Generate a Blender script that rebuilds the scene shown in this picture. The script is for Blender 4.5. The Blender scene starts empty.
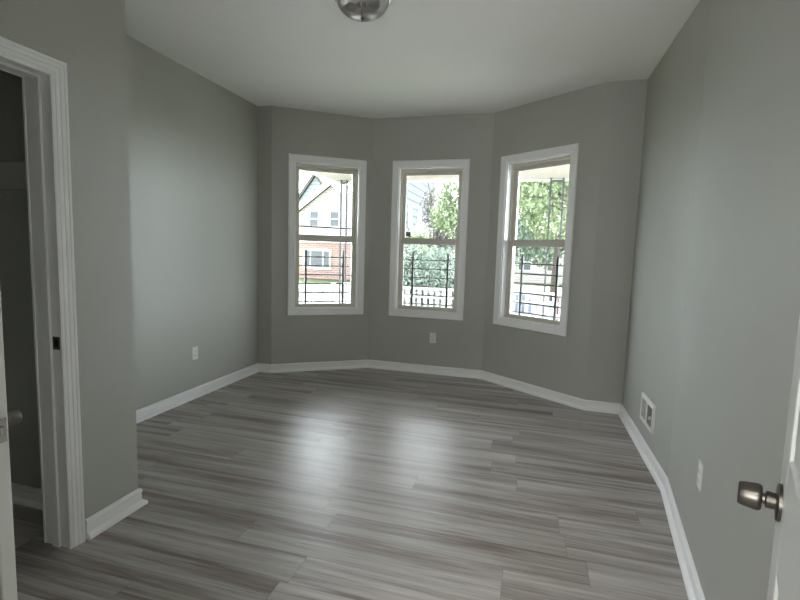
import bpy, bmesh, math, random
from mathutils import Vector, Matrix
rnd = random.Random(7)
C = bpy.context.scene
COL = C.collection

# ------------------------------------------------------------------ camera
YAW, PITCH, ROLL, FPX, CAMZ = -0.26969, 0.101055, 0.030183, 472.93, 1.37
cy_, sy_ = math.cos(YAW), math.sin(YAW)
fwd = Vector((sy_*math.cos(PITCH), cy_*math.cos(PITCH), -math.sin(PITCH)))
right = Vector((cy_, -sy_, 0)); up = right.cross(fwd)
r2 = right*math.cos(ROLL) + up*math.sin(ROLL); u2 = up*math.cos(ROLL) - right*math.sin(ROLL)
cam = bpy.data.cameras.new('camera'); cam.sensor_width = 36; cam.lens = FPX*36/800
cam.clip_start = 0.02; cam.clip_end = 300
co = bpy.data.objects.new('camera', cam); COL.objects.link(co)
M = Matrix((r2, u2, -fwd)).transposed().to_4x4(); M.translation = (0, 0, CAMZ)
co.matrix_world = M
C.camera = co

# ------------------------------------------------------------------ sky, lamps, exposure
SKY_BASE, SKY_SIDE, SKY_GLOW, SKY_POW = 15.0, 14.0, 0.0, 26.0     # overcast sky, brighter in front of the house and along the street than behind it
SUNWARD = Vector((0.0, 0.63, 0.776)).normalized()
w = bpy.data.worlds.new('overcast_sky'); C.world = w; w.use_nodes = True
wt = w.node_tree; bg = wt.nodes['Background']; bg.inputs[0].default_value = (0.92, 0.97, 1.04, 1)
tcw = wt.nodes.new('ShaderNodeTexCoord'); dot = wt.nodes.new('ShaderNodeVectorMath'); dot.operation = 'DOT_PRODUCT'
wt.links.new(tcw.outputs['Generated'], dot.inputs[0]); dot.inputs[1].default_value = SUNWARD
def wmath(op, a, b):
    nd = wt.nodes.new('ShaderNodeMath'); nd.operation = op
    for i, v in enumerate((a, b)):
        if hasattr(v, 'is_output'): wt.links.new(v, nd.inputs[i])
        else: nd.inputs[i].default_value = v
    return nd.outputs[0]
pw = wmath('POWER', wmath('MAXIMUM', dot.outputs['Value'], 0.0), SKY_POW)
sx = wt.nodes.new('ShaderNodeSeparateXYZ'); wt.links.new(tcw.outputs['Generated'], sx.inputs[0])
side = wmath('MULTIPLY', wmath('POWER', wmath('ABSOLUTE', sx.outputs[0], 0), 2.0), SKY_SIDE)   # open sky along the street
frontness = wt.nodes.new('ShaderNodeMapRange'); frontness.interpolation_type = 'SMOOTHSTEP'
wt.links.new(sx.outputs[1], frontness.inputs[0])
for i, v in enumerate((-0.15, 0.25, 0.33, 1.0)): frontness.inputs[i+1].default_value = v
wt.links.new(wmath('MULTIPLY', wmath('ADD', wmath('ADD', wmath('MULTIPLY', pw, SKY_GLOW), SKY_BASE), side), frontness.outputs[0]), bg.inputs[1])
sl = bpy.data.lights.new('veiled_sun', 'SUN'); sl.energy = 140; sl.angle = math.radians(20); sl.color = (1.0, 0.985, 0.96)
so = bpy.data.objects.new('veiled_sun', sl); COL.objects.link(so); so.rotation_euler = (math.radians(-38), 0, 0)
def area(name, loc, rot, sx, sy, power, col=(1, 1, 1)):
    l = bpy.data.lights.new(name, 'AREA'); l.shape = 'RECTANGLE'; l.size = sx; l.size_y = sy; l.energy = power; l.color = col
    o = bpy.data.objects.new(name, l); COL.objects.link(o); o.location = loc; o.rotation_euler = rot
    return o
area('hall_ceiling_fill', (-0.35, -1.5, 2.78), (0, 0, 0), 0.9, 1.2, 70, (1.0, 0.97, 0.93))  # added fill light for the room, no known fixture in the hall
area('doorway_fill', (-0.15, -0.6, 1.25), (math.radians(124), 0, 0), 0.8, 0.7, 33, (1.0, 0.985, 0.96))  # unseen fill light added behind the camera, aimed up through the doorway
C.view_settings.view_transform = 'Standard'; C.view_settings.look = 'None'
C.view_settings.exposure = 0.53; C.view_settings.gamma = 1.0; C.view_settings.use_curve_mapping = False
C.cycles.max_bounces = 16; C.cycles.diffuse_bounces = 10; C.cycles.glossy_bounces = 4
C.cycles.transparent_max_bounces = 16; C.cycles.transmission_bounces = 8
C.cycles.sample_clamp_indirect = 6.0; C.cycles.use_denoising = True
C.cycles.caustics_reflective = False; C.cycles.caustics_refractive = False

# ------------------------------------------------------------------ materials
class NT:
    def __init__(s, name):
        s.m = bpy.data.materials.new(name); s.m.use_nodes = True; s.t = s.m.node_tree
        s.b = s.t.nodes['Principled BSDF']; s.out = s.t.nodes['Material Output']
    def n(s, typ, **kw):
        nd = s.t.nodes.new(typ)
        for k, v in kw.items(): setattr(nd, k, v)
        return nd
    def link(s, a, b): s.t.links.new(a, b)
    def val(s, sock, v):
        if hasattr(v, 'is_output'): s.link(v, sock)
        else: sock.default_value = v
    def math(s, op, a, b=0.0, c=0.0):
        nd = s.n('ShaderNodeMath', operation=op)
        for i, v in enumerate((a, b, c)): s.val(nd.inputs[i], v)
        return nd.outputs[0]
    def xyz(s, x, y, z):
        nd = s.n('ShaderNodeCombineXYZ')
        for i, v in enumerate((x, y, z)): s.val(nd.inputs[i], v)
        return nd.outputs[0]
    def pos(s):
        g = s.n('ShaderNodeNewGeometry'); sp = s.n('ShaderNodeSeparateXYZ'); s.link(g.outputs['Position'], sp.inputs[0])
        return sp.outputs
    def noise(s, vec, scale=1.0, detail=4.0, rough=0.55, dist=0.0):
        nd = s.n('ShaderNodeTexNoise'); nd.inputs['Scale'].default_value = scale; nd.inputs['Detail'].default_value = detail
        nd.inputs['Roughness'].default_value = rough; nd.inputs['Distortion'].default_value = dist
        if vec is not None: s.link(vec, nd.inputs['Vector'])
        return nd.outputs['Fac']
    def ramp(s, fac, stops):
        nd = s.n('ShaderNodeValToRGB'); s.link(fac, nd.inputs[0]); e = nd.color_ramp.elements
        while len(e) < len(stops): e.new(0.5)
        for el, (p, c) in zip(e, stops): el.position = p; el.color = (*c, 1)
        return nd.outputs[0]
    def mix(s, fac, a, b, mode='MIX'):
        nd = s.n('ShaderNodeMix', data_type='RGBA', blend_type=mode)
        s.val(nd.inputs[0], fac); s.val(nd.inputs[6], a); s.val(nd.inputs[7], b)
        return nd.outputs[2]
    def bump(s, h, strength=0.2, dist=0.002):
        nd = s.n('ShaderNodeBump'); nd.inputs['Strength'].default_value = strength; nd.inputs['Distance'].default_value = dist
        s.link(h, nd.inputs['Height']); s.link(nd.outputs[0], s.b.inputs['Normal'])
    def set(s, **kw):
        for k, v in kw.items():
            i = s.b.inputs[k.replace('_', ' ')]
            if isinstance(v, tuple) and len(v) == 3: v = (*v, 1)
            s.val(i, v)
        return s

def paint(name, col, rough=0.5, spec=0.3, var=0.03, scale=2.0, bump=0.08, bscale=180, metal=0.0):
    t = NT(name); tc = t.n('ShaderNodeNewGeometry').outputs['Position']
    f = t.noise(tc, scale, 3)
    lo = tuple(c*(1-var) for c in col); hi = tuple(min(1, c*(1+var)) for c in col)
    t.link(t.ramp(f, [(0.3, lo), (0.7, hi)]), t.b.inputs['Base Color'])
    t.set(Roughness=rough, Metallic=metal); t.b.inputs['Specular IOR Level'].default_value = spec
    if bump: t.bump(t.noise(tc, bscale, 2), bump, 0.001)
    return t.m

WALL = paint('grey_wall_paint', (0.412, 0.418, 0.386), 0.45, 0.3, 0.015, 1.2, 0.10, 140)
CEIL = paint('white_ceiling_paint', (0.87, 0.87, 0.85), 0.9, 0.1, 0.015, 1.0, 0.08, 120)
TRIM = paint('white_trim_paint', (0.86, 0.865, 0.87), 0.32, 0.5, 0.02, 3.0, 0.03, 60)
CLEAT = paint('muted_cleat_paint', (0.55, 0.55, 0.53), 0.5, 0.3, 0.03, 3.0, 0.0)  # plain muted paint, evenly darker than the trim white
DOORP = paint('white_door_paint', (0.70, 0.71, 0.69), 0.38, 0.5, 0.02, 3.0, 0.05, 90)
VINYL = paint('almond_vinyl', (0.62, 0.595, 0.53), 0.35, 0.4, 0.03, 4.0, 0.0)
PLATE = paint('white_plastic', (0.75, 0.75, 0.72), 0.3, 0.5, 0.01, 5.0, 0.0)
SLOT = paint('dark_slot', (0.03, 0.03, 0.03), 0.6, 0.2, 0.02, 5.0, 0.0)
IRON = paint('dark_iron', (0.085, 0.086, 0.092), 0.5, 0.4, 0.08, 8.0, 0.0)
NICKEL = paint('antique_nickel', (0.15, 0.14, 0.125), 0.36, 0.5, 0.06, 20.0, 0.0, metal=1.0)
CHROME = paint('brushed_chrome', (0.62, 0.61, 0.59), 0.22, 0.5, 0.03, 20.0, 0.0, metal=1.0)
LOUVER = paint('grey_louvre_metal', (0.42, 0.42, 0.40), 0.4, 0.4, 0.03, 9.0, 0.0)
DARK = paint('duct_shadow_metal', (0.10, 0.10, 0.095), 0.6, 0.3, 0.03, 9.0, 0.0)

def floor_mat():
    t = NT('grey_brown_vinyl_plank'); X, Y, Z = t.pos()
    PW, PL = 0.182, 1.22
    yr = t.math('DIVIDE', Y, PW); row = t.math('FLOOR', yr); fy = t.math('FRACT', yr)
    wn = t.n('ShaderNodeTexWhiteNoise', noise_dimensions='1D'); t.link(row, wn.inputs['W'])
    xs = t.math('ADD', t.math('DIVIDE', X, PL), t.math('MULTIPLY', wn.outputs[0], 7.3))
    colm = t.math('FLOOR', xs); fx = t.math('FRACT', xs)
    w2 = t.n('ShaderNodeTexWhiteNoise', noise_dimensions='2D'); t.link(t.xyz(row, colm, 0.0), w2.inputs['Vector'])
    R = w2.outputs[0]
    sh = t.math('MULTIPLY', R, 40.0)
    broad = t.noise(t.xyz(t.math('MULTIPLY', X, 0.55), t.math('MULTIPLY', Y, 10.0), sh), 1.0, 3, 0.5, 0.6)
    mid = t.noise(t.xyz(t.math('MULTIPLY', X, 1.1), t.math('MULTIPLY', Y, 26.0), sh), 1.0, 5, 0.6, 0.9)
    fine = t.noise(t.xyz(t.math('MULTIPLY', X, 6.0), t.math('MULTIPLY', Y, 170.0), sh), 1.0, 3, 0.6)
    g = t.math('ADD', t.math('ADD', t.math('MULTIPLY', broad, 0.50), t.math('MULTIPLY', mid, 0.38)), t.math('MULTIPLY', fine, 0.20))
    g = t.math('ADD', g, t.math('MULTIPLY', t.math('SUBTRACT', R, 0.5), 0.05))
    c = t.ramp(g, [(0.35, (0.118, 0.090, 0.078)), (0.45, (0.21, 0.179, 0.163)), (0.55, (0.36, 0.335, 0.32)), (0.67, (0.51, 0.495, 0.485))])
    # thin seams between planks
    ey = t.math('MINIMUM', fy, t.math('SUBTRACT', 1.0, fy)); ex = t.math('MINIMUM', fx, t.math('SUBTRACT', 1.0, fx))
    sy = t.math('LESS_THAN', ey, 0.008); sx = t.math('LESS_THAN', ex, 0.0013)
    seam = t.math('MAXIMUM', sy, sx)
    c = t.mix(t.math('MULTIPLY', seam, 0.32), c, (0.06, 0.05, 0.045, 1))
    t.link(c, t.b.inputs['Base Color'])
    t.link(t.math('ADD', 0.30, t.math('MULTIPLY', mid, 0.14)), t.b.inputs['Roughness'])
    t.b.inputs['Specular IOR Level'].default_value = 0.5
    hh = t.math('SUBTRACT', t.math('ADD', t.math('MULTIPLY', fine, 0.5), mid), seam)
    t.bump(hh, 0.18, 0.0012)
    return t.m
FLOOR = floor_mat()

def glass_mat(name, tint=(1, 1, 1), gloss=0.08):
    t = NT(name); t.t.nodes.remove(t.b)
    tr = t.n('ShaderNodeBsdfTransparent'); tr.inputs[0].default_value = (*tint, 1)
    gl = t.n('ShaderNodeBsdfGlossy'); gl.inputs['Roughness'].default_value = 0.02
    fr = t.n('ShaderNodeFresnel'); fr.inputs[0].default_value = 1.45
    mx = t.n('ShaderNodeMixShader'); t.link(t.math('MULTIPLY', fr.outputs[0], 0.8), mx.inputs[0])
    t.link(tr.outputs[0], mx.inputs[1]); t.link(gl.outputs[0], mx.inputs[2]); t.link(mx.outputs[0], t.out.inputs[0])
    return t.m
GLASS = glass_mat('window_glass', (0.93, 0.95, 0.94))

def frosted():
    t = NT('clear_ribbed_glass')
    t.set(Base_Color=(0.80, 0.79, 0.76), Roughness=0.12); t.b.inputs['Transmission Weight'].default_value = 0.75
    t.b.inputs['IOR'].default_value = 1.3
    return t.m
DOME = frosted()

def siding(name, col, period, axis_z=True):
    t = NT(name); X, Y, Z = t.pos()
    f = t.math('FRACT', t.math('DIVIDE', Z, period))
    edge = t.math('LESS_THAN', f, 0.13)
    dark = tuple(c*0.35 for c in col)
    t.link(t.mix(edge, (*col, 1), (*dark, 1)), t.b.inputs['Base Color'])
    t.set(Roughness=0.95); t.b.inputs['Specular IOR Level'].default_value = 0.03; t.bump(f, 0.5, 0.02)
    return t.m
def brick(name):
    t = NT(name); X, Y, Z = t.pos()
    b = t.n('ShaderNodeTexBrick'); t.link(t.xyz(t.math('ADD', X, Y), Z, 0.0), b.inputs['Vector'])
    b.inputs['Color1'].default_value = (0.31, 0.165, 0.135, 1); b.inputs['Color2'].default_value = (0.24, 0.14, 0.12, 1)
    b.inputs['Mortar'].default_value = (0.36, 0.32, 0.30, 1); b.inputs['Scale'].default_value = 1
    b.inputs['Brick Width'].default_value = 0.42; b.inputs['Row Height'].default_value = 0.14; b.inputs['Mortar Size'].default_value = 0.018
    t.link(b.outputs[0], t.b.inputs['Base Color']); t.set(Roughness=0.85)
    return t.m
def leaf(name, c0, c1, c2):
    t = NT(name); g = t.n('ShaderNodeNewGeometry').outputs['Position']
    f = t.noise(g, 2.3, 3); f2 = t.noise(g, 19.0, 1)
    t.link(t.ramp(t.math('ADD', t.math('MULTIPLY', f, 0.5), t.math('MULTIPLY', f2, 0.5)), [(0.36, c0), (0.5, c1), (0.64, c2)]), t.b.inputs['Base Color'])
    t.set(Roughness=0.55); t.b.inputs['Specular IOR Level'].default_value = 0.3
    return t.m
CREAM = siding('cream_siding', (0.47, 0.435, 0.425), 0.16)
BLUEW = siding('pale_blue_siding', (0.30, 0.35, 0.39), 0.3)
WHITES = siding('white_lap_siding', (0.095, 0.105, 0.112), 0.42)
BRICK = brick('red_brick')
OUTW = paint('exterior_white', (0.62, 0.62, 0.61), 0.6, 0.3, 0.03, 2.0, 0.0)
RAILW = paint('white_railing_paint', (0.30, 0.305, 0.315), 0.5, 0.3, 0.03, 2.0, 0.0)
RAKE = paint('grey_roof_edge', (0.085, 0.078, 0.072), 0.7, 0.2, 0.05, 3.0, 0.0)
ROOFG = paint('grey_shingles', (0.035, 0.037, 0.040), 0.95, 0.03, 0.15, 9.0, 0.3, 20)
PANE_OUT = paint('blue_grey_house_glass', (0.055, 0.068, 0.08), 0.12, 0.6, 0.2, 2.0, 0.0)
SOFFIT = paint('tan_soffit', (0.15, 0.136, 0.118), 0.6, 0.3, 0.03, 1.5, 0.0)
CONC = paint('pale_concrete', (0.16, 0.157, 0.15), 0.9, 0.2, 0.08, 1.5, 0.1, 30)
DECK = paint('pale_grey_deck_paint', (0.80, 0.80, 0.79), 0.7, 0.3, 0.05, 1.5, 0.0)
ASPH = paint('asphalt', (0.045, 0.045, 0.047), 0.9, 0.2, 0.1, 3.0, 0.1, 40)
LAWN = paint('lawn_grass', (0.05, 0.065, 0.028), 0.9, 0.1, 0.35, 6.0, 0.4, 30)
BARK = paint('grey_bark', (0.07, 0.06, 0.052), 0.9, 0.1, 0.25, 9.0, 0.3, 25)
LEAF1 = leaf('yellow_green_leaves', (0.09, 0.12, 0.062), (0.14, 0.185, 0.092), (0.20, 0.24, 0.13))
LEAF2 = leaf('blue_green_leaves', (0.10, 0.13, 0.108), (0.14, 0.18, 0.148), (0.19, 0.235, 0.195))
LEAF3 = leaf('dusty_pink_leaves', (0.05, 0.045, 0.04), (0.08, 0.072, 0.065), (0.11, 0.10, 0.088))
CARB = paint('pale_blue_car_paint', (0.06, 0.085, 0.14), 0.25, 0.6, 0.02, 1.0, 0.0)
CARR = paint('red_car_paint', (0.14, 0.05, 0.045), 0.25, 0.6, 0.02, 1.0, 0.0)
TYRE = paint('black_rubber', (0.02, 0.02, 0.02), 0.8, 0.2, 0.02, 5.0, 0.0)
POSTG = paint('grey_painted_post', (0.035, 0.037, 0.04), 0.5, 0.3, 0.04, 4.0, 0.0)
STICK = paint('grey_sticker', (0.16, 0.18, 0.17), 0.5, 0.3, 0.05, 30.0, 0.0)

# ------------------------------------------------------------------ mesh helpers
class MB:
    def __init__(s): s.bm = bmesh.new()
    def hexa(s, p):                       # 8 points: bottom loop 0-3, top loop 4-7
        v = [s.bm.verts.new(q) for q in p]
        for f in ((3, 2, 1, 0), (4, 5, 6, 7), (0, 1, 5, 4), (1, 2, 6, 5), (2, 3, 7, 6), (3, 0, 4, 7)):
            s.bm.faces.new([v[i] for i in f])
        return s
    def box(s, x0, x1, y0, y1, z0, z1, tf=None):
        p = [(x0, y0, z0), (x1, y0, z0), (x1, y1, z0), (x0, y1, z0), (x0, y0, z1), (x1, y0, z1), (x1, y1, z1), (x0, y1, z1)]
        return s.hexa([tf(*q) if tf else Vector(q) for q in p])
    def prism(s, poly, z0, z1):
        a = [s.bm.verts.new((x, y, z0)) for x, y in poly]; b = [s.bm.verts.new((x, y, z1)) for x, y in poly]
        n = len(poly)
        s.bm.faces.new(a[::-1]); s.bm.faces.new(b)
        for i in range(n): s.bm.faces.new((a[i], a[(i+1) % n], b[(i+1) % n], b[i]))
        return s
    def loft(s, rings, closed=True, caps=True):
        vs = [[s.bm.verts.new(q) for q in r] for r in rings]; n = len(vs[0])
        for a, b in zip(vs, vs[1:]):
            for i in range(n if closed else n-1):
                j = (i+1) % n; s.bm.faces.new((a[i], a[j], b[j], b[i]))
        if caps: s.bm.faces.new(vs[0][::-1]); s.bm.faces.new(vs[-1])
        return s
    def lathe(s, prof, origin, axis, seg=32):   # prof: (distance along axis, radius)
        ax = Vector(axis).normalized(); a = ax.orthogonal().normalized(); b = ax.cross(a); o = Vector(origin)
        rings = []
        for h, r in prof:
            r = max(r, 1e-4)
            rings.append([o + ax*h + (a*math.cos(2*math.pi*i/seg) + b*math.sin(2*math.pi*i/seg))*r for i in range(seg)])
        return s.loft(rings)
    def tube(s, p, q, r0, r1=None, seg=8):
        p, q = Vector(p), Vector(q); r1 = r0 if r1 is None else r1
        return s.lathe([(0, r0), ((q-p).length, r1)], p, q-p, seg)

def base(o, pts):
    xs, ys, zs = [p.x for p in pts], [p.y for p in pts], [p.z for p in pts]
    return Vector(((min(xs)+max(xs))/2, (min(ys)+max(ys))/2, min(zs)))
def wloc(o):
    v = Vector(o.location)
    while o.parent: o = o.parent; v = v + Vector(o.location)
    return v
def tag(o, label=None, cat=None, group=None, kind=None):
    for k, v in (('label', label), ('category', cat), ('group', group), ('kind', kind)):
        if v: o[k] = v
    return o
def build(name, mb, mat, parent=None, label=None, cat=None, group=None, kind=None, smooth=False, bevel=0.0):
    bm = mb.bm
    bmesh.ops.recalc_face_normals(bm, faces=bm.faces)
    me = bpy.data.meshes.new(name)
    org = base(None, [v.co for v in bm.verts])
    for v in bm.verts: v.co -= org
    bm.to_mesh(me); bm.free(); me.materials.append(mat)
    if smooth:
        for p in me.polygons: p.use_smooth = True
        me.set_sharp_from_angle(angle=math.radians(38))
    o = bpy.data.objects.new(name, me); COL.objects.link(o)
    if parent: o.parent = parent; o.location = org - wloc(parent)
    else: o.location = org
    if bevel:
        b = o.modifiers.new('bevel', 'BEVEL'); b.width = bevel; b.segments = 2; b.limit_method = 'ANGLE'
    return tag(o, label, cat, group, kind)
def empty(name, loc, label, cat, group=None, kind=None):
    o = bpy.data.objects.new(name, None); COL.objects.link(o); o.location = loc; o.empty_display_size = 0.1
    return tag(o, label, cat, group, kind)
def frame(o, u, n):                       # local (along wall, into room, up) -> world
    o, u, n = Vector(o), Vector(u), Vector(n)
    return lambda s, d, z: o + u*s + n*d + Vector((0, 0, z))
def sweep(path, prof):                    # 2D path (interior on the right), prof (depth into room, z); one loft per segment, mitred
    P = [Vector(p) for p in path]; n = len(P)
    nr = []
    for a, b in zip(P, P[1:]):
        d = (b-a).normalized(); nr.append(Vector((d.y, -d.x)))
    off = []
    for i in range(n):
        if i == 0: off.append(nr[0])
        elif i == n-1: off.append(nr[-1])
        else:
            m = nr[i-1]+nr[i]; off.append(m/(m.dot(nr[i])))
    segs = []
    for i in range(n-1):
        segs.append([[Vector((*(P[k]+off[k]*dd), z)) for dd, z in prof] for k in (i, i+1)])
    return segs

# ------------------------------------------------------------------ room plan
H = 2.855
NX = -1.932
A0, A1, A2 = (NX, 0.27), (NX, 1.928), (-2.886, 1.928)
L, L2 = (-2.886, 4.572), (-2.720, 4.574)
C1, C2 = (-1.814, 5.210), (-0.474, 5.210)
C3, C4 = (0.522, 4.476), (0.836, 4.470)
K, RN = (0.842, 3.015), (0.492, 0.27)
T = 0.18
V2 = lambda p: Vector(p)
outl = [L, L2, C1, C2, C3, C4]
def offpoly(path, t):
    P = [Vector(p) for p in path]; nr = []
    for a, b in zip(P, P[1:]):
        d = (b-a).normalized(); nr.append(Vector((-d.y, d.x)))
    out = [P[0]+nr[0]*t]
    for i in range(1, len(P)-1):
        m = nr[i-1]+nr[i]; out.append(P[i]+m*(t/m.dot(nr[i])))
    out.append(P[-1]+nr[-1]*t)
    return out
full = [A2, L, L2, C1, C2, C3, C4, K, RN]
outer = dict(zip(['A2', 'L', 'L2', 'C1', 'C2', 'C3', 'C4', 'K', 'RN'], offpoly(full, T)))
inner = dict(zip(['A2', 'L', 'L2', 'C1', 'C2', 'C3', 'C4', 'K', 'RN'], [Vector(p) for p in full]))
def quad(mb, a, b, c, d, z0, z1): mb.prism([tuple(a), tuple(b), tuple(c), tuple(d)], z0, z1)

# floor and ceiling follow the plan
OZ = outer
plan = [(-2.95, -3.2), (-2.95, 4.62), tuple(OZ['L2']*0.5+inner['L2']*0.5), tuple(OZ['C1']*0.5+inner['C1']*0.5), tuple(OZ['C2']*0.5+inner['C2']*0.5),
        tuple(OZ['C3']*0.5+inner['C3']*0.5), (0.93, 4.56), (0.93, -3.2)]
build('floor', MB().prism(plan, -0.12, 0.0), FLOOR, label='grey-brown wood-look plank floor of the empty room', cat='floor', kind='structure')
build('ceiling', MB().prism(plan, H, H+0.12), CEIL, label='plain white flat ceiling above the empty room', cat='ceiling', kind='structure')

# window layout: wall name, ends, centre of window along it
WINS = {1: ('L2', 'C1', 0.605), 2: ('C1', 'C2', 0.677), 3: ('C2', 'C3', 0.576)}
WZ0, WZ1 = 0.705, 2.313
WHS = {1: 0.361, 2: 0.361, 3: 0.368}
def wall(name, a, b, label, win=None):
    mb = MB(); ia, ib, oa, ob = inner[a], inner[b], outer[a], outer[b]
    if win is None: quad(mb, ia, ib, ob, oa, 0, H)
    else:
        u = (ib-ia).normalized(); n = Vector((-u.y, u.x))*T
        WH = WHS[{'L2': 1, 'C1': 2, 'C2': 3}[a]]
        p0 = ia+u*(win-WH); p1 = ia+u*(win+WH)
        quad(mb, ia, p0, p0+n, oa, 0, H); quad(mb, p1, ib, ob, p1+n, 0, H)
        quad(mb, p0, p1, p1+n, p0+n, 0, WZ0); quad(mb, p0, p1, p1+n, p0+n, WZ1, H)
    return build(name, mb, WALL, label=label, cat='wall', kind='structure')
build('wall_left', MB().box(-3.07, -2.886, 0.09, 4.572, 0, H), WALL, label='long grey painted wall on the left with one outlet', cat='wall', kind='structure')
wall('wall_return_left', 'L', 'L2', 'narrow grey strip of wall where the left wall meets the bay')
wall('wall_bay_left', 'L2', 'C1', 'grey angled bay wall holding the left window', WINS[1][2])
wall('wall_bay_middle', 'C1', 'C2', 'grey bay wall holding the middle window above an outlet', WINS[2][2])
wall('wall_bay_right', 'C2', 'C3', 'grey angled bay wall holding the right window', WINS[3][2])
wall('wall_return_right', 'C3', 'C4', 'dark grey return wall between right window wall and right side wall')
wall('wall_right_far', 'C4', 'K', 'far stretch of grey right wall with the floor register')
wall('wall_right_near', 'K', 'RN', 'near stretch of grey right wall with an outlet')

# near left wall with the closet doorway
DY0, DY1, DZ = 0.765, 1.540, 2.045
WT = 0.135
mb = MB(); mb.box(NX-WT, NX, 0.27, DY0-0.02, 0, H).box(NX-WT, NX, DY1+0.02, 1.928, 0, H).box(NX-WT, NX, DY0-0.02, DY1+0.02, DZ+0.02, H)
build('wall_closet_front', mb, WALL, label='grey wall at near left around the open closet doorway', cat='wall', kind='structure')
build('wall_closet_side', MB().box(-2.886, NX-WT, 1.765, 1.928, 0, H), WALL, label='dim grey closet side wall with a shelf cleat', cat='wall', kind='structure')
# back wall behind the door, with the doorway the picture is taken through
BX0, BX1 = -0.55, 0.262
mb = MB(); mb.box(-2.886, BX0-0.02, 0.12, 0.27, 0, H).box(BX1+0.02, 0.70, 0.12, 0.27, 0, H).box(BX0-0.02, BX1+0.02, 0.12, 0.27, 2.07, H)
build('wall_back', mb, WALL, label='grey back wall with the entry doorway', cat='wall', kind='structure')
mb = MB(); mb.box(-1.9, -1.75, -2.9, 0.12, 0, H); build('wall_hall_left', mb, WALL, label='left wall of the hall behind the entry', cat='wall', kind='structure')
mb = MB(); mb.box(0.75, 0.9, -2.9, 0.27, 0, H); build('wall_hall_right', mb, WALL, label='right wall of the hall behind the entry', cat='wall', kind='structure')
mb = MB(); mb.box(-1.9, 0.9, -3.05, -2.9, 0, H); build('wall_hall_end', mb, WALL, label='end wall of the hall behind the entry', cat='wall', kind='structure')

# ------------------------------------------------------------------ baseboards
BP = [(0, 0), (0.032, 0), (0.032, 0.007), (0.029, 0.016), (0.022, 0.023), (0.012, 0.027), (0.011, 0.066), (0.015, 0.070), (0.016, 0.078), (0.012, 0.086), (0.005, 0.091), (0, 0.092)]
def boards(path, names):
    for seg, nm in zip(sweep(path, BP), names):
        if nm:
            build('baseboard_'+nm[0], MB().loft(seg), TRIM, label=nm[1], cat='baseboard', kind='structure', smooth=True)
boards([(NX, DY1+0.078), A1, A2, L, L2, C1, C2, C3, C4, K, RN],
       [('closet_front', 'short white baseboard piece between closet door trim and wall corner'), ('closet_end', 'white baseboard on the end of the closet wall'),
        ('left', 'white baseboard along the long left wall'), ('return_left', 'very short white baseboard in the far left corner'),
        ('bay_left', 'white baseboard below the left window'), ('bay_middle', 'white baseboard below the middle window'),
        ('bay_right', 'white baseboard below the right window'), ('return_right', 'white baseboard below the dark return wall'),
        ('right_far', 'white baseboard along far part of right wall below the register'), ('right_near', 'white baseboard along near part of right wall')])
boards([(-2.886, 0.27), (-2.886, 1.765), (NX-WT, 1.765)], [None, ('closet', 'dim white baseboard inside the closet')])

# ------------------------------------------------------------------ picture-frame and door casings
def casing(mb, tf, s0, s1, z0, z1, prof, bottom=True):
    # prof: (outward offset from the opening edge, depth into room)
    def pt(s, z, o, sx, sz, d): return tf(s+sx*o, d, z+sz*o)
    corners = [(s0, z0, -1, -1), (s0, z1, -1, 1), (s1, z1, 1, 1), (s1, z0, 1, -1)]
    if bottom: seq = corners+[corners[0]]
    else: seq = [(s0, z0, -1, 0), (s0, z1, -1, 1), (s1, z1, 1, 1), (s1, z0, 1, 0)]
    for a, b in zip(seq, seq[1:]):
        mb.loft([[pt(c[0], c[1], o, c[2], c[3], d) for o, d in prof] for c in (a, b)])
WPROF = [(0, -0.002), (0, 0.012), (0.005, 0.016), (0.012, 0.013), (0.016, 0.014), (0.060, 0.019), (0.067, 0.019), (0.071, 0.014), (0.071, 0)]
DPROF = [(-0.004, 0), (-0.004, 0.010), (0.004, 0.013), (0.007, 0.010), (0.012, 0.011), (0.016, 0.014), (0.028, 0.015), (0.031, 0.013), (0.034, 0.016),
         (0.046, 0.018), (0.049, 0.016), (0.052, 0.019), (0.062, 0.020), (0.066, 0.014), (0.066, 0)]

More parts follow.
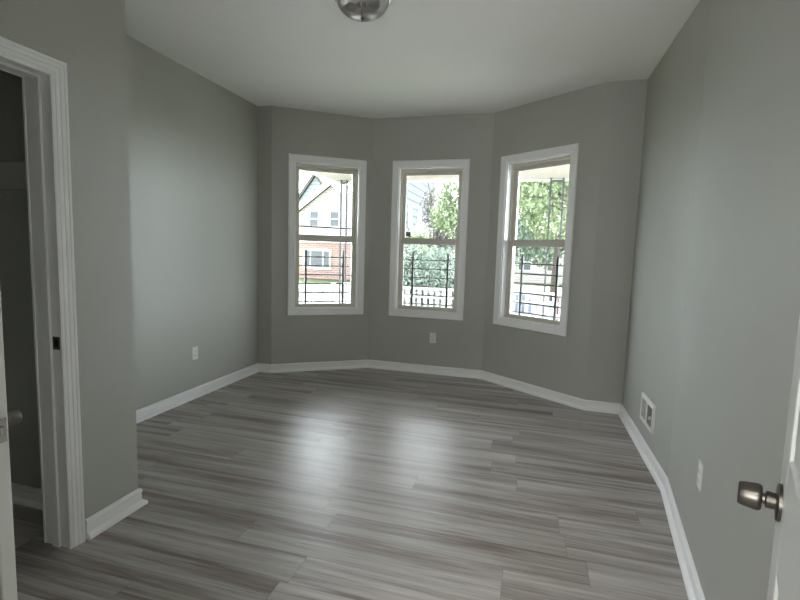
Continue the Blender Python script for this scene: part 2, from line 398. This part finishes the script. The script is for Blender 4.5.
wlabels = {1: 'double-hung white-trimmed window at left of the bay, gable house outside', 2: 'double-hung white-trimmed window in the middle of the bay',
           3: 'double-hung white-trimmed window at right of the bay, tree and porch posts outside'}
WF = {}
for k, (a, b, c) in WINS.items():
    ia, ib = inner[a], inner[b]; u = (ib-ia).normalized(); nrm = Vector((u.y, -u.x))
    p = ia+u*c; WH = WHS[k]
    tf = frame((p.x, p.y, 0), (u.x, u.y, 0), (nrm.x, nrm.y, 0)); WF[k] = tf
    root = empty('window_%d' % k, tf(0, 0, WZ0-0.07), wlabels[k], 'window', kind='structure')
    mb = MB(); casing(mb, tf, -WH, WH, WZ0, WZ1, WPROF); build('casing', mb, TRIM, root)
    def ring(mb, h, z0, z1, t, d0, d1, tb=None, tt=None):   # rectangular frame, t = member width
        tb = t if tb is None else tb; tt = t if tt is None else tt
        mb.box(-h, -h+t, d0, d1, z0, z1, tf).box(h-t, h, d0, d1, z0, z1, tf)
        mb.box(-h+t, h-t, d0, d1, z0, z0+tb, tf).box(-h+t, h-t, d0, d1, z1-tt, z1, tf); return mb
    build('jamb', ring(MB(), WH, WZ0, WZ1, 0.010, -0.070, -0.001), TRIM, root)
    fr = ring(MB(), WH-0.0005, WZ0+.0005, WZ1-.0005, 0.022, -T, -0.0705, 0.020, 0.034)
    build('window_frame', fr, VINYL, root, bevel=0.002)
    up_ = build('upper_sash', ring(MB(), WH-0.023, 1.490, WZ1-0.035, 0.038, -0.140, -0.112, 0.045, 0.040), VINYL, root, bevel=0.003)
    build('pane', MB().box(-0.30, 0.30, -0.128, -0.124, 1.535, 2.238, tf), GLASS, up_)
    lo_ = build('lower_sash', ring(MB(), WH-0.023, WZ0+0.021, 1.512, 0.038, -0.108, -0.078, 0.028, 0.050), VINYL, root, bevel=0.003)
    build('pane', MB().box(-0.30, 0.30, -0.096, -0.092, WZ0+0.049, 1.462, tf), GLASS, lo_)
    lk = MB(); lk.box(-0.03, 0.03, -0.108, -0.080, 1.512, 1.518, tf).box(-0.008, 0.022, -0.100, -0.086, 1.518, 1.526, tf)
    build('sash_lock', lk, VINYL, lo_)

# closet doorway trim
tfc = frame((NX, 0, 0), (0, 1, 0), (1, 0, 0))
root = empty('trim_1', (NX, (DY0+DY1)/2, 0), 'white moulded casing and jamb around the closet doorway', 'door trim', kind='structure')
mb = MB(); casing(mb, tfc, DY0, DY1, 0, DZ, DPROF, bottom=False); build('casing', mb, TRIM, root)
mb = MB(); casing(mb, frame((NX-WT, 0, 0), (0, 1, 0), (-1, 0, 0)), DY0, DY1, 0, DZ, DPROF, bottom=False); build('inner_casing', mb, TRIM, root)
mb = MB(); mb.box(DY0-0.02, DY0, -WT, 0, 0, DZ, tfc).box(DY1, DY1+0.02, -WT, 0, 0, DZ, tfc).box(DY0-0.02, DY1+0.02, -WT, 0, DZ, DZ+0.02, tfc)
build('jamb', mb, TRIM, root)
mb = MB(); mb.box(DY0, DY0+0.011, -0.085, -0.048, 0, DZ, tfc).box(DY1-0.011, DY1, -0.085, -0.048, 0, DZ, tfc).box(DY0+0.011, DY1-0.011, -0.085, -0.048, DZ-0.011, DZ, tfc)
build('door_stop', mb, TRIM, root)
mb = MB(); mb.box(DY1-0.0025, DY1, -0.042, 0.004, 0.907, 0.963, tfc)
sp = build('strike_plate', mb, NICKEL, root, bevel=0.001, label='dark metal strike plate')
build('strike_hole', MB().box(DY1-0.0032, DY1-0.0024, -0.031, -0.013, 0.920, 0.950, tfc), SLOT, sp)
# closet shelf cleat
build('shelf_cleat', MB().box(-2.886, NX-WT-0.03, 1.745, 1.765, 1.617, 1.747), CLEAT, label='white wooden shelf cleat on the closet side wall', cat='shelf support', bevel=0.002)

# entry doorway jamb behind the camera side
tfe = frame((0, 0.27, 0), (1, 0, 0), (0, 1, 0))
root = empty('trim_2', ((BX0+BX1)/2, 0.27, 0), 'white casing and jamb of the entry doorway', 'door trim', kind='structure')
mb = MB(); casing(mb, tfe, BX0, BX1, 0, 2.05, DPROF, bottom=False); build('casing', mb, TRIM, root)
mb = MB(); mb.box(BX0-0.02, BX0, -0.15, 0, 0, 2.05, tfe).box(BX1, BX1+0.02, -0.15, 0, 0, 2.05, tfe).box(BX0-0.02, BX1+0.02, -0.15, 0, 2.05, 2.07, tfe)
build('jamb', mb, TRIM, root)

# ------------------------------------------------------------------ doors
def knob(parent, o, axis):
    kb = build('door_knob', MB().lathe([(0.005, 0.0105), (0.008, 0.0105), (0.0085, 0.0145), (0.021, 0.0150), (0.0225, 0.0135), (0.0230, 0.0095), (0.0270, 0.0095), (0.0275, 0.0205), (0.030, 0.0230), (0.035, 0.0238),
              (0.052, 0.0218), (0.060, 0.0202), (0.0625, 0.0185), (0.063, 0.012), (0.0634, 0)], o, axis, 40), NICKEL, parent, smooth=True)
    build('rosette', MB().lathe([(0.0, 0.0325), (0.005, 0.0325), (0.007, 0.0305), (0.0075, 0.012)], o, axis, 40), NICKEL, kb, smooth=True)
    return kb
def door(nm, hinge, dirn, nrm, W, label, knobside, latch_label):
    # dirn: hinge -> free edge ; nrm: thickness direction; knob on the +nrm face side and on the other face
    th = 0.035; z0, z1 = 0.012, 2.035
    tf = frame((hinge[0], hinge[1], 0), (*dirn, 0), (*nrm, 0))
    root = empty(nm, (hinge[0], hinge[1], z0), label, 'door', kind='structure')
    st = 0.112
    rails = [(z0, 0.23), (0.84, 1.045), (1.62, 1.73), (1.925, z1)]
    mb = MB(); mb.box(st-0.01, W-st+0.01, 0.006, th-0.006, z0+0.1, z1-0.05, tf)
    mb.box(0, st, 0, th, z0, z1, tf).box(W-st, W, 0, th, z0, z1, tf).box(W/2-0.05, W/2+0.05, 0.0, th, z0, z1, tf)
    for a, b in rails: mb.box(st, W-st, 0.0003, th-0.0003, a, b, tf)
    leafo = build('door_leaf', mb, DOORP, root, bevel=0.004)
    for (s0, s1) in ((st, W/2-0.05), (W/2+0.05, W-st)):
        for (a, b) in zip(rails, rails[1:]):
            za, zb = a[1], b[0]; pm = MB()
            for face in (0, 1):
                d0 = 0.006 if face == 0 else th-0.006; sg = -1 if face == 0 else 1
                r0 = [tf(s, d0, z) for s, z in ((s0, za), (s1, za), (s1, zb), (s0, zb))]
                i = 0.020; r1 = [tf(s, d0+sg*0.0005, z) for s, z in ((s0+i, za+i), (s1-i, za+i), (s1-i, zb-i), (s0+i, zb-i))]
                i = 0.042; r2_ = [tf(s, d0+sg*0.0045, z) for s, z in ((s0+i, za+i), (s1-i, za+i), (s1-i, zb-i), (s0+i, zb-i))]
                pm.loft([r0, r1, r2_])
            build('panel', pm, DOORP, leafo)
    zk = knobside
    k1 = knob(root, tf(W-0.062, th, zk), (*nrm, 0)); k2 = knob(root, tf(W-0.062, 0, zk), (-nrm[0], -nrm[1], 0))
    lp = build('latch_plate', MB().box(W, W+0.0015, 0.005, th-0.005, zk-0.029, zk+0.029, tf), CHROME, root, bevel=0.0008, label=latch_label)
    build('latch_bolt', MB().box(W+0.0015, W+0.009, 0.011, th-0.011, zk-0.010, zk+0.010, tf), CHROME, lp, bevel=0.002)
    for z in (0.22, 1.02, 1.80):
        build('hinge', MB().tube(tf(-0.004, -0.004, z), tf(-0.004, -0.004, z+0.09), 0.006, seg=12), CHROME, root, smooth=True)
    return root
door('door_1', (NX+0.022, 0.762), (1, 0), (0, 1), 0.740, 'white closet door swung open at the left edge of the room', 0.928, 'worn metal latch plate on the door edge')
g = math.radians(20.5)
ed = Vector((0.4700, 1.012)); dr = Vector((math.sin(g), math.cos(g))); Wd = 0.745
door('door_2', tuple(ed-dr*Wd+Vector((math.cos(g), -math.sin(g)))*0.035), tuple(dr), (-math.cos(g), math.sin(g)), Wd, 'white panelled entry door standing open at right with dark round knob', 0.948, 'metal latch plate on the door edge')

# ------------------------------------------------------------------ outlets, register, lamp
def outlet(tf, z, label):
    root = empty('wall_outlet', tf(0, 0, z-0.058), label, 'outlet', 'duplex wall outlets')
    build('cover_plate', MB().box(-0.036, 0.036, 0, 0.006, z-0.058, z+0.058, tf), PLATE, root, bevel=0.003)
    for dz in (-0.021, 0.021):
        rc = build('socket', MB().lathe([(0.005, 0.0165), (0.0085, 0.0165), (0.009, 0.0155)], tf(0, 0, z+dz), tf(0, 1, 0)-tf(0, 0, 0), 24), PLATE, root, smooth=True)
        for ds in (-0.0065, 0.0065):
            build('slot', MB().box(ds-0.0012, ds+0.0012, 0.0085, 0.0094, z+dz-0.001, z+dz+0.008, tf), SLOT, rc)
        build('ground_hole', MB().lathe([(0.0085, 0.0026), (0.0094, 0.0026)], tf(0, 0, z+dz-0.007), tf(0, 1, 0)-tf(0, 0, 0), 12), SLOT, rc)
    build('screw', MB().lathe([(0.005, 0.003), (0.0072, 0.0026)], tf(0, 0, z), tf(0, 1, 0)-tf(0, 0, 0), 12), PLATE, root, smooth=True)
outlet(frame((-2.886, 3.550, 0), (0, -1, 0), (1, 0, 0)), 0.407, 'white duplex outlet low on the long left wall')
outlet(frame((-1.040, 5.210, 0), (1, 0, 0), (0, -1, 0)), 0.413, 'white duplex outlet in the bay below the middle window')
un = (Vector(RN)-Vector(K)).normalized(); pn = Vector(K)+un*((3.015-2.20)/abs(un.y))
outlet(frame((pn.x, pn.y, 0), (un.x, un.y, 0), (un.y, -un.x, 0)), 0.467, 'white duplex outlet on the right wall between register and open door')

uf = (Vector(K)-Vector(C4)).normalized(); pf = Vector(C4)+uf*((4.470-3.572)/abs(uf.y))
tfv = frame((pf.x, pf.y, 0), (uf.x, uf.y, 0), (uf.y, -uf.x, 0))
vent = empty('air_register', tfv(0, 0, 0.206), 'white metal air register with two louvre banks low on the right wall', 'vent')
mb = MB(); casing(mb, tfv, -0.145, 0.145, 0.237, 0.370, [(0, 0), (0, 0.010), (0.004, 0.014), (0.026, 0.014), (0.032, 0.0)])
mb.box(-0.012, 0.012, 0.0, 0.013, 0.237, 0.370, tfv)
build('face_frame', mb, PLATE, vent)
build('duct_back', MB().box(-0.144, 0.144, 0.0005, 0.0015, 0.238, 0.369, tfv), DARK, vent)
for bank, (s0, s1, lean) in enumerate(((-0.143, -0.014, -1), (0.014, 0.143, 1))):
    n_ = 12
    for i in range(n_):
        s = s0+(i+0.5)*(s1-s0)/n_; mb = MB(); h = 0.005*lean
        mb.hexa([tfv(*q) for q in ((s-h-.0008, .0016, .239), (s-h+.0008, .0016, .239), (s+h+.0008, .0115, .239), (s+h-.0008, .0115, .239),
                                   (s-h-.0008, .0016, .368), (s-h+.0008, .0016, .368), (s+h+.0008, .0115, .368), (s+h-.0008, .0115, .368))])
        build('louvre', mb, LOUVER, vent)
build('damper_lever', MB().box(0.118, 0.124, 0.010, 0.026, 0.292, 0.314, tfv), PLATE, vent, bevel=0.001)

LX, LY = -1.036, 2.735
lamp = empty('ceiling_light', (LX, LY, 2.695), 'flush round glass ceiling light with chrome rim and finial', 'ceiling light')
build('ceiling_pan', MB().lathe([(0, 0.163), (-0.012, 0.167), (-0.028, 0.167), (-0.032, 0.160), (-0.032, 0.05)], (LX, LY, H), (0, 0, 1), 48), CHROME, lamp, smooth=True)
prof = []
for i in range(15):
    a = math.pi/2*i/14; prof.append((-0.030-0.104*math.sin(a), max(0.008, 0.155*math.cos(a))))
inn = [(h+0.004, max(0.005, r-0.004)) for h, r in prof][::-1]
dm = MB(); dm.loft([[Vector((LX+r*math.cos(t*math.pi/32), LY+r*math.sin(t*math.pi/32), H+h)) for t in range(64)] for h, r in prof+inn], caps=False)
build('glass_shade', dm, DOME, lamp, smooth=True)
build('finial', MB().lathe([(0.010, 0.004), (0.0, 0.010), (-0.006, 0.010), (-0.010, 0.006), (-0.018, 0.0065), (-0.022, 0.003)], (LX, LY, H-0.133), (0, 0, 1), 20), NICKEL, lamp, smooth=True)
for sgn in (-1, 1):
    bb = build('bulb', MB().lathe([(0, 0.012), (0.02, 0.014), (0.04, 0.026), (0.06, 0.029), (0.08, 0.022), (0.09, 0.004)], (LX+sgn*0.02, LY, H-0.06), (sgn, 0, -0.12), 20), PLATE, lamp, smooth=True)
    build('lamp_socket', MB().lathe([(-0.012, 0.016), (0.008, 0.016)], (LX+sgn*0.02, LY, H-0.06), (sgn, 0, -0.12), 16), RAKE, bb, smooth=True)
build('stem', MB().tube((LX, LY, H-0.030), (LX, LY, H-0.135), 0.004, seg=10), NICKEL, lamp, smooth=True)

# ------------------------------------------------------------------ window guards
gl = {1: 'dark iron window guard outside the left window', 2: 'dark iron window guard outside the middle window', 3: 'dark iron window guard outside the right window'}
GP = {1: (0.393-0.605, 0.828-0.605), 2: (0.468-0.677, 0.881-0.677), 3: (0.330-0.576, 0.757-0.576)}
for k, tf in WF.items():
    a, b, c = WINS[k]
    mid = (GP[k][0]+GP[k][1])/2
    pa, pb = GP[k]
    d = -0.185
    root = empty('window_guard', tf(0, d, WZ0), gl[k], 'window guard', 'iron window guards')
    for s in (pa, pb):
        build('post', MB().box(s-0.012, s+0.012, d-0.010, d+0.012, WZ0+0.005, 1.368, tf), IRON, root, bevel=0.002)
    for i in range(6):
        z = 1.285-i*0.103
        br = build('crossbar', MB().tube(tf(pa, d, z), tf(pb, d, z), 0.0085, seg=10), IRON, root, smooth=True)
        for e0, e1 in ((-0.42, pa), (pb, 0.42)):
            if e0 < e1: build('end_rod', MB().tube(tf(e0, d, z), tf(e1, d, z), 0.0065, seg=8), IRON, br, smooth=True)
    for s in (-0.42, 0.42):
        build('side_channel', MB().box(s-0.006, s+0.006, d-0.006, d+0.006, WZ0-0.03, 1.33, tf), IRON, root)
t1 = WF[1]
build('steel_rod', MB().tube(t1(-0.42, -0.20, 1.632), t1(0.42, -0.20, 1.622), 0.009, seg=10), POSTG, label='thin grey steel rod across the upper sash of left window', cat='rod', smooth=True)
t2 = WF[2]
build('window_sticker', MB().box(-0.290, -0.235, -0.1238, -0.1232, 1.555, 1.605, t2), STICK, label='small dark square sticker in the lower corner of middle upper sash', cat='sticker')

# ------------------------------------------------------------------ porch outside
PX0, PX1, PY = -3.50, 3.4, 8.15
GZ = -0.5
build('ground', MB().box(-60, 40, 4.0, 90, GZ-0.1, GZ), LAWN, label='grassy ground outside the windows', cat='ground', kind='structure')
build('street', MB().box(-60, 40, 11.6, 19.5, GZ, GZ+0.02), ASPH, label='grey asphalt street beyond the porch', cat='street', kind='structure')
build('sidewalk', MB().box(-60, 40, 9.6, 11.3, GZ, GZ+0.06), CONC, label='pale concrete sidewalk before the street', cat='sidewalk', kind='structure')
outp = [outer['L'], outer['L2'], outer['C1'], outer['C2'], outer['C3'], outer['C4']]
pl = [(PX0, PY), (PX0, outer['L'].y+0.02)] + [(p.x, p.y+0.02) for p in outp] + [(PX1, outer['C4'].y+0.02), (PX1, PY)]
build('porch_floor', MB().prism(pl[::-1], GZ, -0.15), DECK, label='pale painted porch deck outside the bay', cat='porch floor', kind='structure')
build('porch_roof', MB().prism(pl[::-1], 2.62, 2.74), SOFFIT, label='tan porch soffit seen through the tops of the windows', cat='porch roof', kind='structure')
fb = MB(); fb.box(PX0-0.02, PX1, PY, PY+0.03, 2.585, 2.78).box(PX0-0.03, PX0, 4.9, PY+0.03, 2.585, 2.78)
build('porch_fascia', fb, OUTW, label='pale edge board along the porch roof', cat='fascia', kind='structure')
def post(x, y, dx, dy, label):
    root = empty('porch_post', (x, y, -0.15), label, 'porch post', 'paired-bar porch posts')
    for s in (-0.5, 0.5):
        build('bar', MB().box(x+dx*s-0.014, x+dx*s+0.014, y+dy*s-0.014, y+dy*s+0.014, -0.15, 2.62), POSTG, root)
    bk = MB()
    bk.box(x-abs(dx)/2-0.014, x+abs(dx)/2+0.014, y-abs(dy)/2-0.012, y+abs(dy)/2+0.012, 2.555, 2.585)
    build('top_bracket', bk, POSTG, root)
post(0.31, PY-0.08, 0.19, 0.0, 'grey paired-bar porch post outside the right window')
post(-3.335, PY-0.08, 0.09, 0.05, 'grey paired-bar porch post at the corner outside the left window')
def railing(p, q, label):
    p, q = Vector(p), Vector(q); d = (q-p); Ln = d.length; d.normalize(); nn = Vector((-d.y, d.x))
    tf = frame((p.x, p.y, 0), (d.x, d.y, 0), (nn.x, nn.y, 0))
    root = empty('porch_railing', tf(Ln/2, 0, -0.15), label, 'railing', 'white porch railings')
    for nm, z0, z1, t in (('top_rail', 0.735, 0.785, 0.03), ('middle_rail', 0.590, 0.625, 0.022), ('bottom_rail', -0.05, 0.0, 0.025)):
        build(nm, MB().box(0, Ln, -t, t, z0, z1, tf), RAILW, root)
    n_ = int(Ln/0.105)
    for i in range(n_):
        s = (i+0.5)*Ln/n_
        build('picket', MB().box(s-0.028, s+0.028, -0.012, 0.012, -0.10, 0.735, tf), RAILW, root)
railing((PX0+0.20, PY-0.155), (PX1-0.1, PY-0.155), 'white picket railing along the porch front')
railing((PX0+0.08, 5.0), (PX0+0.08, PY-0.24), 'white picket railing along the porch side outside left window')

# ------------------------------------------------------------------ houses over the street
def gable_house(name, x0, x1, y0, y1, zb, ze, zp, wallmat, label, rakemat, rw=0.35, xp=None):
    root = empty(name, ((x0+x1)/2, y0, zb), label, 'house')
    xm = (x0+x1)/2 if xp is None else xp
    mb = MB(); mb.loft([[Vector(q) for q in ((x0, y, zb), (x1, y, zb), (x1, y, ze), (xm, y, zp), (x0, y, ze))] for y in (y0, y1)])
    body = build('wall', mb, wallmat, root)
    for xe, sg in ((x0, -1), (x1, 1)):
        ex = xe+sg*0.35; sl = (zp-ze)/abs(xm-xe); ez = ze-sl*0.35
        mb = MB(); mb.loft([[Vector(q) for q in ((ex, y, ez), (xm, y, zp), (xm, y, zp+0.18), (ex, y, ez+0.18))] for y in (y0-0.30, y1+0.2)])
        build('roof_slope', mb, ROOFG, root)
        mb = MB(); mb.loft([[Vector(q) for q in ((ex, y, ez-0.05), (xm, y, zp-0.05), (xm, y, zp-0.05+rw), (ex, y, ez-0.05+rw))] for y in (y0-0.36, y0-0.30)])
        build('rake_board', mb, rakemat, root)
    return root
def house_window(root, x0, x1, z0, z1, y, cols=1, mid=True, fw=0.09):
    mb = MB()
    mb.box(x0-fw, x0, y-0.06, y, z0-fw, z1+fw).box(x1, x1+fw, y-0.06, y, z0-fw, z1+fw).box(x0, x1, y-0.06, y, z1, z1+fw).box(x0, x1, y-0.06, y, z0-fw, z0)
    if mid: mb.box(x0, x1, y-0.05, y, (z0+z1)/2-0.03, (z0+z1)/2+0.03)
    f = build('window', mb, OUTW, root)
    wd = (x1-x0)
    if cols == 3:
        for a in (0.25, 0.75): build('mullion', MB().box(x0+wd*a-0.035, x0+wd*a+0.035, y-0.05, y, z0, z1), OUTW, f)
    build('pane', MB().box(x0, x1, y-0.02, y-0.005, z0, z1), PANE_OUT, f)
h1 = gable_house('house', -15.1, -9.6, 28, 37, 1.85, 3.45, 5.45, CREAM, 'cream gabled house with brick ground floor across the street', OUTW, 0.42)
build('brick_wall', MB().box(-15.1, -9.6, 28, 37, GZ, 1.85), BRICK, h1)
build('belt_course', MB().box(-15.2, -9.5, 27.9, 28, 1.80, 1.98), OUTW, h1)
house_window(h1, -13.86, -13.30, 2.87, 3.76, 28); house_window(h1, -12.46, -11.88, 2.87, 3.76, 28)
house_window(h1, -14.25, -12.50, 0.24, 1.28, 28, 3, False, 0.14)
mb = MB(); mb.loft([[Vector(q) for q in ((-13.6, y, 2.24), (-11.3, y, 2.24), (-12.45, y, 2.60))] for y in (27.5, 28)]); build('door_hood', mb, OUTW, h1)
h2 = gable_house('house', -21.0, -15.6, 38, 46, GZ, 4.1, 7.7, BLUEW, 'pale blue steep gabled house behind the cream house', RAKE, 0.4)
house_window(h2, -18.5, -18.2, 5.7, 6.6, 38)
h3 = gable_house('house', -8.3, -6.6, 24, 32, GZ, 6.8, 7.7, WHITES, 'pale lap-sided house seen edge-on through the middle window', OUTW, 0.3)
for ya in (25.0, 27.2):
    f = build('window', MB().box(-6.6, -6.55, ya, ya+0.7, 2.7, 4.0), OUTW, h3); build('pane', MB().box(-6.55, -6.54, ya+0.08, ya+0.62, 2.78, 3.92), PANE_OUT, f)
h5 = gable_house('house', -1.9, 5.2, 34, 41, GZ, 2.2, 4.4, CREAM, 'low pale house far behind the cars in the right window', OUTW, 0.3)
house_window(h5, -0.9, -0.1, 0.4, 1.5, 34); house_window(h5, 1.0, 1.8, 0.4, 1.5, 34)
h4 = empty('garage', (-4.9, 22, GZ), 'low grey-roofed garage beside the lap-sided house', 'garage')
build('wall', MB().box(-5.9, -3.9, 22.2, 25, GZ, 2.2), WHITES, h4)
build('roof', MB().loft([[Vector(q) for q in ((-6.1, 22, 2.15), (-3.7, 22, 2.15), (-4.05, 23.5, 3.25), (-5.2, 23.5, 3.25))], [Vector(q) for q in ((-6.1, 25.2, 2.15), (-3.7, 25.2, 2.15), (-4.05, 23.7, 3.25), (-5.2, 23.7, 3.25))]]), ROOFG, h4)

# ------------------------------------------------------------------ trees and shrubs
def foliage(name, blobs, n, size, mat, parent=None, **kw):
    mb = MB(); tot = sum(b[3]**2 for b in blobs)
    for (cx, cy, cz, r, fl) in blobs:
        for _ in range(int(n*r*r/tot)):
            th = rnd.uniform(0, 2*math.pi); ct = rnd.uniform(-1, 1); s_ = math.sqrt(1-ct*ct); rr = r*rnd.uniform(0.45, 1.05)
            p = Vector((cx+rr*s_*math.cos(th), cy+rr*s_*math.sin(th), cz+rr*ct*fl))
            a = Vector((rnd.gauss(0, 1), rnd.gauss(0, 1), rnd.gauss(0, 0.6))).normalized(); b = a.orthogonal().normalized()
            b = (Matrix.Rotation(rnd.uniform(0, 6.28), 3, a) @ b); k = size*rnd.uniform(0.6, 1.3)
            c_ = a.cross(b)
            v = [mb.bm.verts.new(q) for q in (p-b*k, p+c_*k*0.45+a*k*0.1, p+b*k, p-c_*k*0.45+a*k*0.1)]
            mb.bm.faces.new(v)
    return build(name, mb, mat, parent, **kw)
def tree(x, y, zt, r0, branches, blobs, n, size, mat, label, shade_crown=None):
    root = empty('tree', (x, y, GZ), label, 'tree', 'trees outside the windows')
    mb = MB(); mb.tube((x, y, GZ), (x+0.1, y, zt), r0, r0*0.7, 10); build('trunk', mb, BARK, root, smooth=True)
    for p, q, r in branches: build('branch', MB().tube(p, q, r, r*0.4, 8), BARK, root, smooth=True)
    foliage('foliage', blobs, n, size, mat, root)
    if shade_crown: foliage('shade_crown', shade_crown, 5000, 0.16, mat, root)  # unseen high leaves added to keep the sun off shrubs, trees and street
tree(1.9, 13.0, 2.4, 0.16, [((2.0, 13, 2.2), (-0.6, 12.8, 3.6), 0.06), ((2.0, 13, 2.3), (0.6, 13, 4.4), 0.07), ((1.0, 12.9, 2.8), (-0.4, 12.7, 2.9), 0.035), ((2.0, 13, 2.3), (2.8, 13.2, 4.5), 0.08)],
     [(0.1, 13, 3.2, 0.9, 0.8), (1.1, 13.2, 3.6, 1.0, 0.9), (-0.4, 13.0, 4.2, 0.9, 0.8), (1.6, 13, 4.8, 1.3, 0.9), (0.6, 13.4, 2.3, 0.55, 0.7), (0.0, 13.2, 5.0, 1.1, 0.8), (2.4, 13, 3.4, 1.1, 0.9), (-0.6, 13.6, 3.3, 0.8, 0.9), (0.7, 13.8, 4.4, 1.0, 0.9)], 11000, 0.07, LEAF1,
     'yellow-green leafy tree with bare branches outside the right window',
     [(1.4, 14.5, 7.0, 1.7, 0.7), (0.6, 15.0, 7.6, 1.4, 0.7), (2.8, 14.3, 6.8, 2.0, 0.8), (1.0, 13.6, 5.8, 1.4, 0.8)])
tree(-2.4, 15.0, 2.6, 0.14, [((-2.35, 15, 2.4), (-3.0, 15, 4.0), 0.06)],
     [(-2.35, 15, 3.3, 0.75, 1.1), (-2.1, 15.2, 2.4, 0.8, 1.0), (-2.1, 15, 4.3, 0.9, 1.0), (-2.7, 15.3, 2.6, 0.6, 1.0)], 6000, 0.065, LEAF1, 'bright green tree at the right side of the middle window view',
     [(-2.7, 15.6, 7.5, 1.5, 0.7), (-4.2, 15.8, 8.0, 1.8, 0.7)])
tree(-3.5, 17.5, 2.2, 0.12, [((-3.45, 17.5, 2.0), (-3.9, 17.5, 4.0), 0.05), ((-3.45, 17.5, 2.1), (-3.1, 17.5, 4.2), 0.05)],
     [(-3.6, 17.5, 3.0, 0.55, 1.4), (-3.3, 17.6, 2.1, 0.5, 1.2)], 2600, 0.055, LEAF3, 'thin dusty-leaved tree between garage and bright green tree')
tree(3.5, 27.0, 2.6, 0.2, [], [(-1.2, 27, 2.3, 1.6, 1.0), (0.9, 27.5, 2.2, 1.5, 1.0), (3.0, 27, 3.0, 2.0, 1.0), (-0.1, 27, 3.9, 1.5, 0.9), (-2.8, 27.3, 2.6, 1.6, 1.0)], 9000, 0.14, LEAF2, 'blue-green tree far across the street behind the parked cars')
tree(0.9, 21.0, 2.8, 0.15, [((0.95, 21, 2.6), (-0.3, 21, 4.6), 0.06)], [(0.0, 21, 4.2, 1.4, 0.9), (1.4, 21.2, 4.0, 1.3, 0.9), (0.6, 21.2, 2.9, 1.1, 0.8), (0.7, 21, 5.4, 1.4, 0.8)], 8000, 0.10, LEAF1, 'yellow-green tree across the street, behind the branchy tree in the right window')
def shrub(blobs, n, size, mat, label):
    x = sum(b[0] for b in blobs)/len(blobs); y = blobs[0][1]
    root = empty('shrub', (x, y, GZ), label, 'shrub', 'shrubs beyond the porch')
    mb = MB()
    for b in blobs: mb.tube((b[0], b[1], GZ), (b[0], b[1], b[2]), 0.05, 0.02, 6)
    build('stem', mb, BARK, root); foliage('foliage', blobs, n, size, mat, root)
shrub([(-3.35, 11.3, 0.9, 0.75, 1.1), (-2.6, 11.3, 0.8, 0.75, 1.1), (-1.95, 11.4, 0.75, 0.7, 1.1), (-3.0, 11.3, 0.0, 0.8, 1.2), (-2.1, 11.3, -0.1, 0.75, 1.2), (-1.55, 11.3, 0.3, 0.5, 1.4), (-2.5, 11.5, 0.3, 0.8, 1.3)], 15000, 0.05, LEAF2, 'dense blue-green shrub beyond the railing outside the middle window')
shrub([(-5.4, 20.4, 1.5, 0.8, 1.1), (-4.5, 20.5, 1.75, 0.7, 1.0), (-5.0, 20.4, 0.2, 1.0, 1.2), (-3.9, 20.4, 0.6, 0.9, 1.2)], 2600, 0.07, LEAF1, 'loose yellow-green shrub behind the dense shrub')

# ------------------------------------------------------------------ parked cars
def car(cx, cy, mat, label):
    z = GZ+0.02
    root = empty('car', (cx, cy, z), label, 'car', 'parked cars on the street')
    hl = 2.2
    def ringp(pts, y): return [Vector((cx+a, cy+y, z+b)) for a, b in pts]
    body = [(-hl, 0.30), (-hl-0.05, 0.55), (-hl+0.05, 0.86), (-1.2, 0.93), (1.0, 0.95), (hl-0.15, 0.80), (hl, 0.55), (hl-0.05, 0.28)]
    mb = MB(); mb.loft([ringp([(a*0.97, b) for a, b in body], -0.86), ringp(body, -0.74), ringp(body, 0.74), ringp([(a*0.97, b) for a, b in body], 0.86)])
    build('body', mb, mat, root, smooth=True)
    cab = [(-1.55, 0.90), (-1.0, 1.38), (-0.1, 1.46), (0.55, 1.40), (1.25, 0.92)]
    mb = MB(); mb.loft([ringp([(a*0.98, b) for a, b in cab], -0.78), ringp([(a*0.9, b*0.998) for a, b in cab], -0.60), ringp([(a*0.9, b*0.998) for a, b in cab], 0.60), ringp([(a*0.98, b) for a, b in cab], 0.78)])
    build('cabin', mb, mat, root, smooth=True)
    for s0, s1 in ((-1.12, -0.12), (-0.04, 0.85)):
        build('side_window', MB().hexa([Vector((cx+a, cy+y, z+b)) for y in (-0.80, -0.70) for a, b in ((s0-0.15 if s0 < -1 else s0, 0.96), (s1 if s1 < 0 else s1+0.12, 0.96), (s1 if s1 < 0 else s1-0.30, 1.33), (s0+0.10 if s0 < -1 else s0, 1.33))]), PANE_OUT, root)
    for wx in (-1.35, 1.35):
        for wy in (-0.80, 0.80):
            wl = build('wheel', MB().lathe([(-0.1, 0.25), (-0.09, 0.31), (0.09, 0.31), (0.1, 0.25)], (cx+wx, cy+wy, z+0.31), (0, 1, 0), 24), TYRE, root, smooth=True)
            build('hubcap', MB().lathe([(-0.112, 0.17), (0.112, 0.17)], (cx+wx, cy+wy, z+0.31), (0, 1, 0), 20), CHROME, wl, smooth=True)
    for wy in (-0.6, 0.6):
        build('headlight', MB().box(cx+hl-0.10, cx+hl+0.01, cy+wy-0.15, cy+wy+0.15, z+0.58, z+0.72), OUTW, root)
        build('tail_light', MB().box(cx-hl-0.05, cx-hl+0.06, cy+wy-0.15, cy+wy+0.15, z+0.60, z+0.76), CARR, root)
car(-2.05, 14.0, CARB, 'blue car parked on the street, left of the red car')
car(2.9, 14.2, CARR, 'red car parked on the street at right of the right window view')
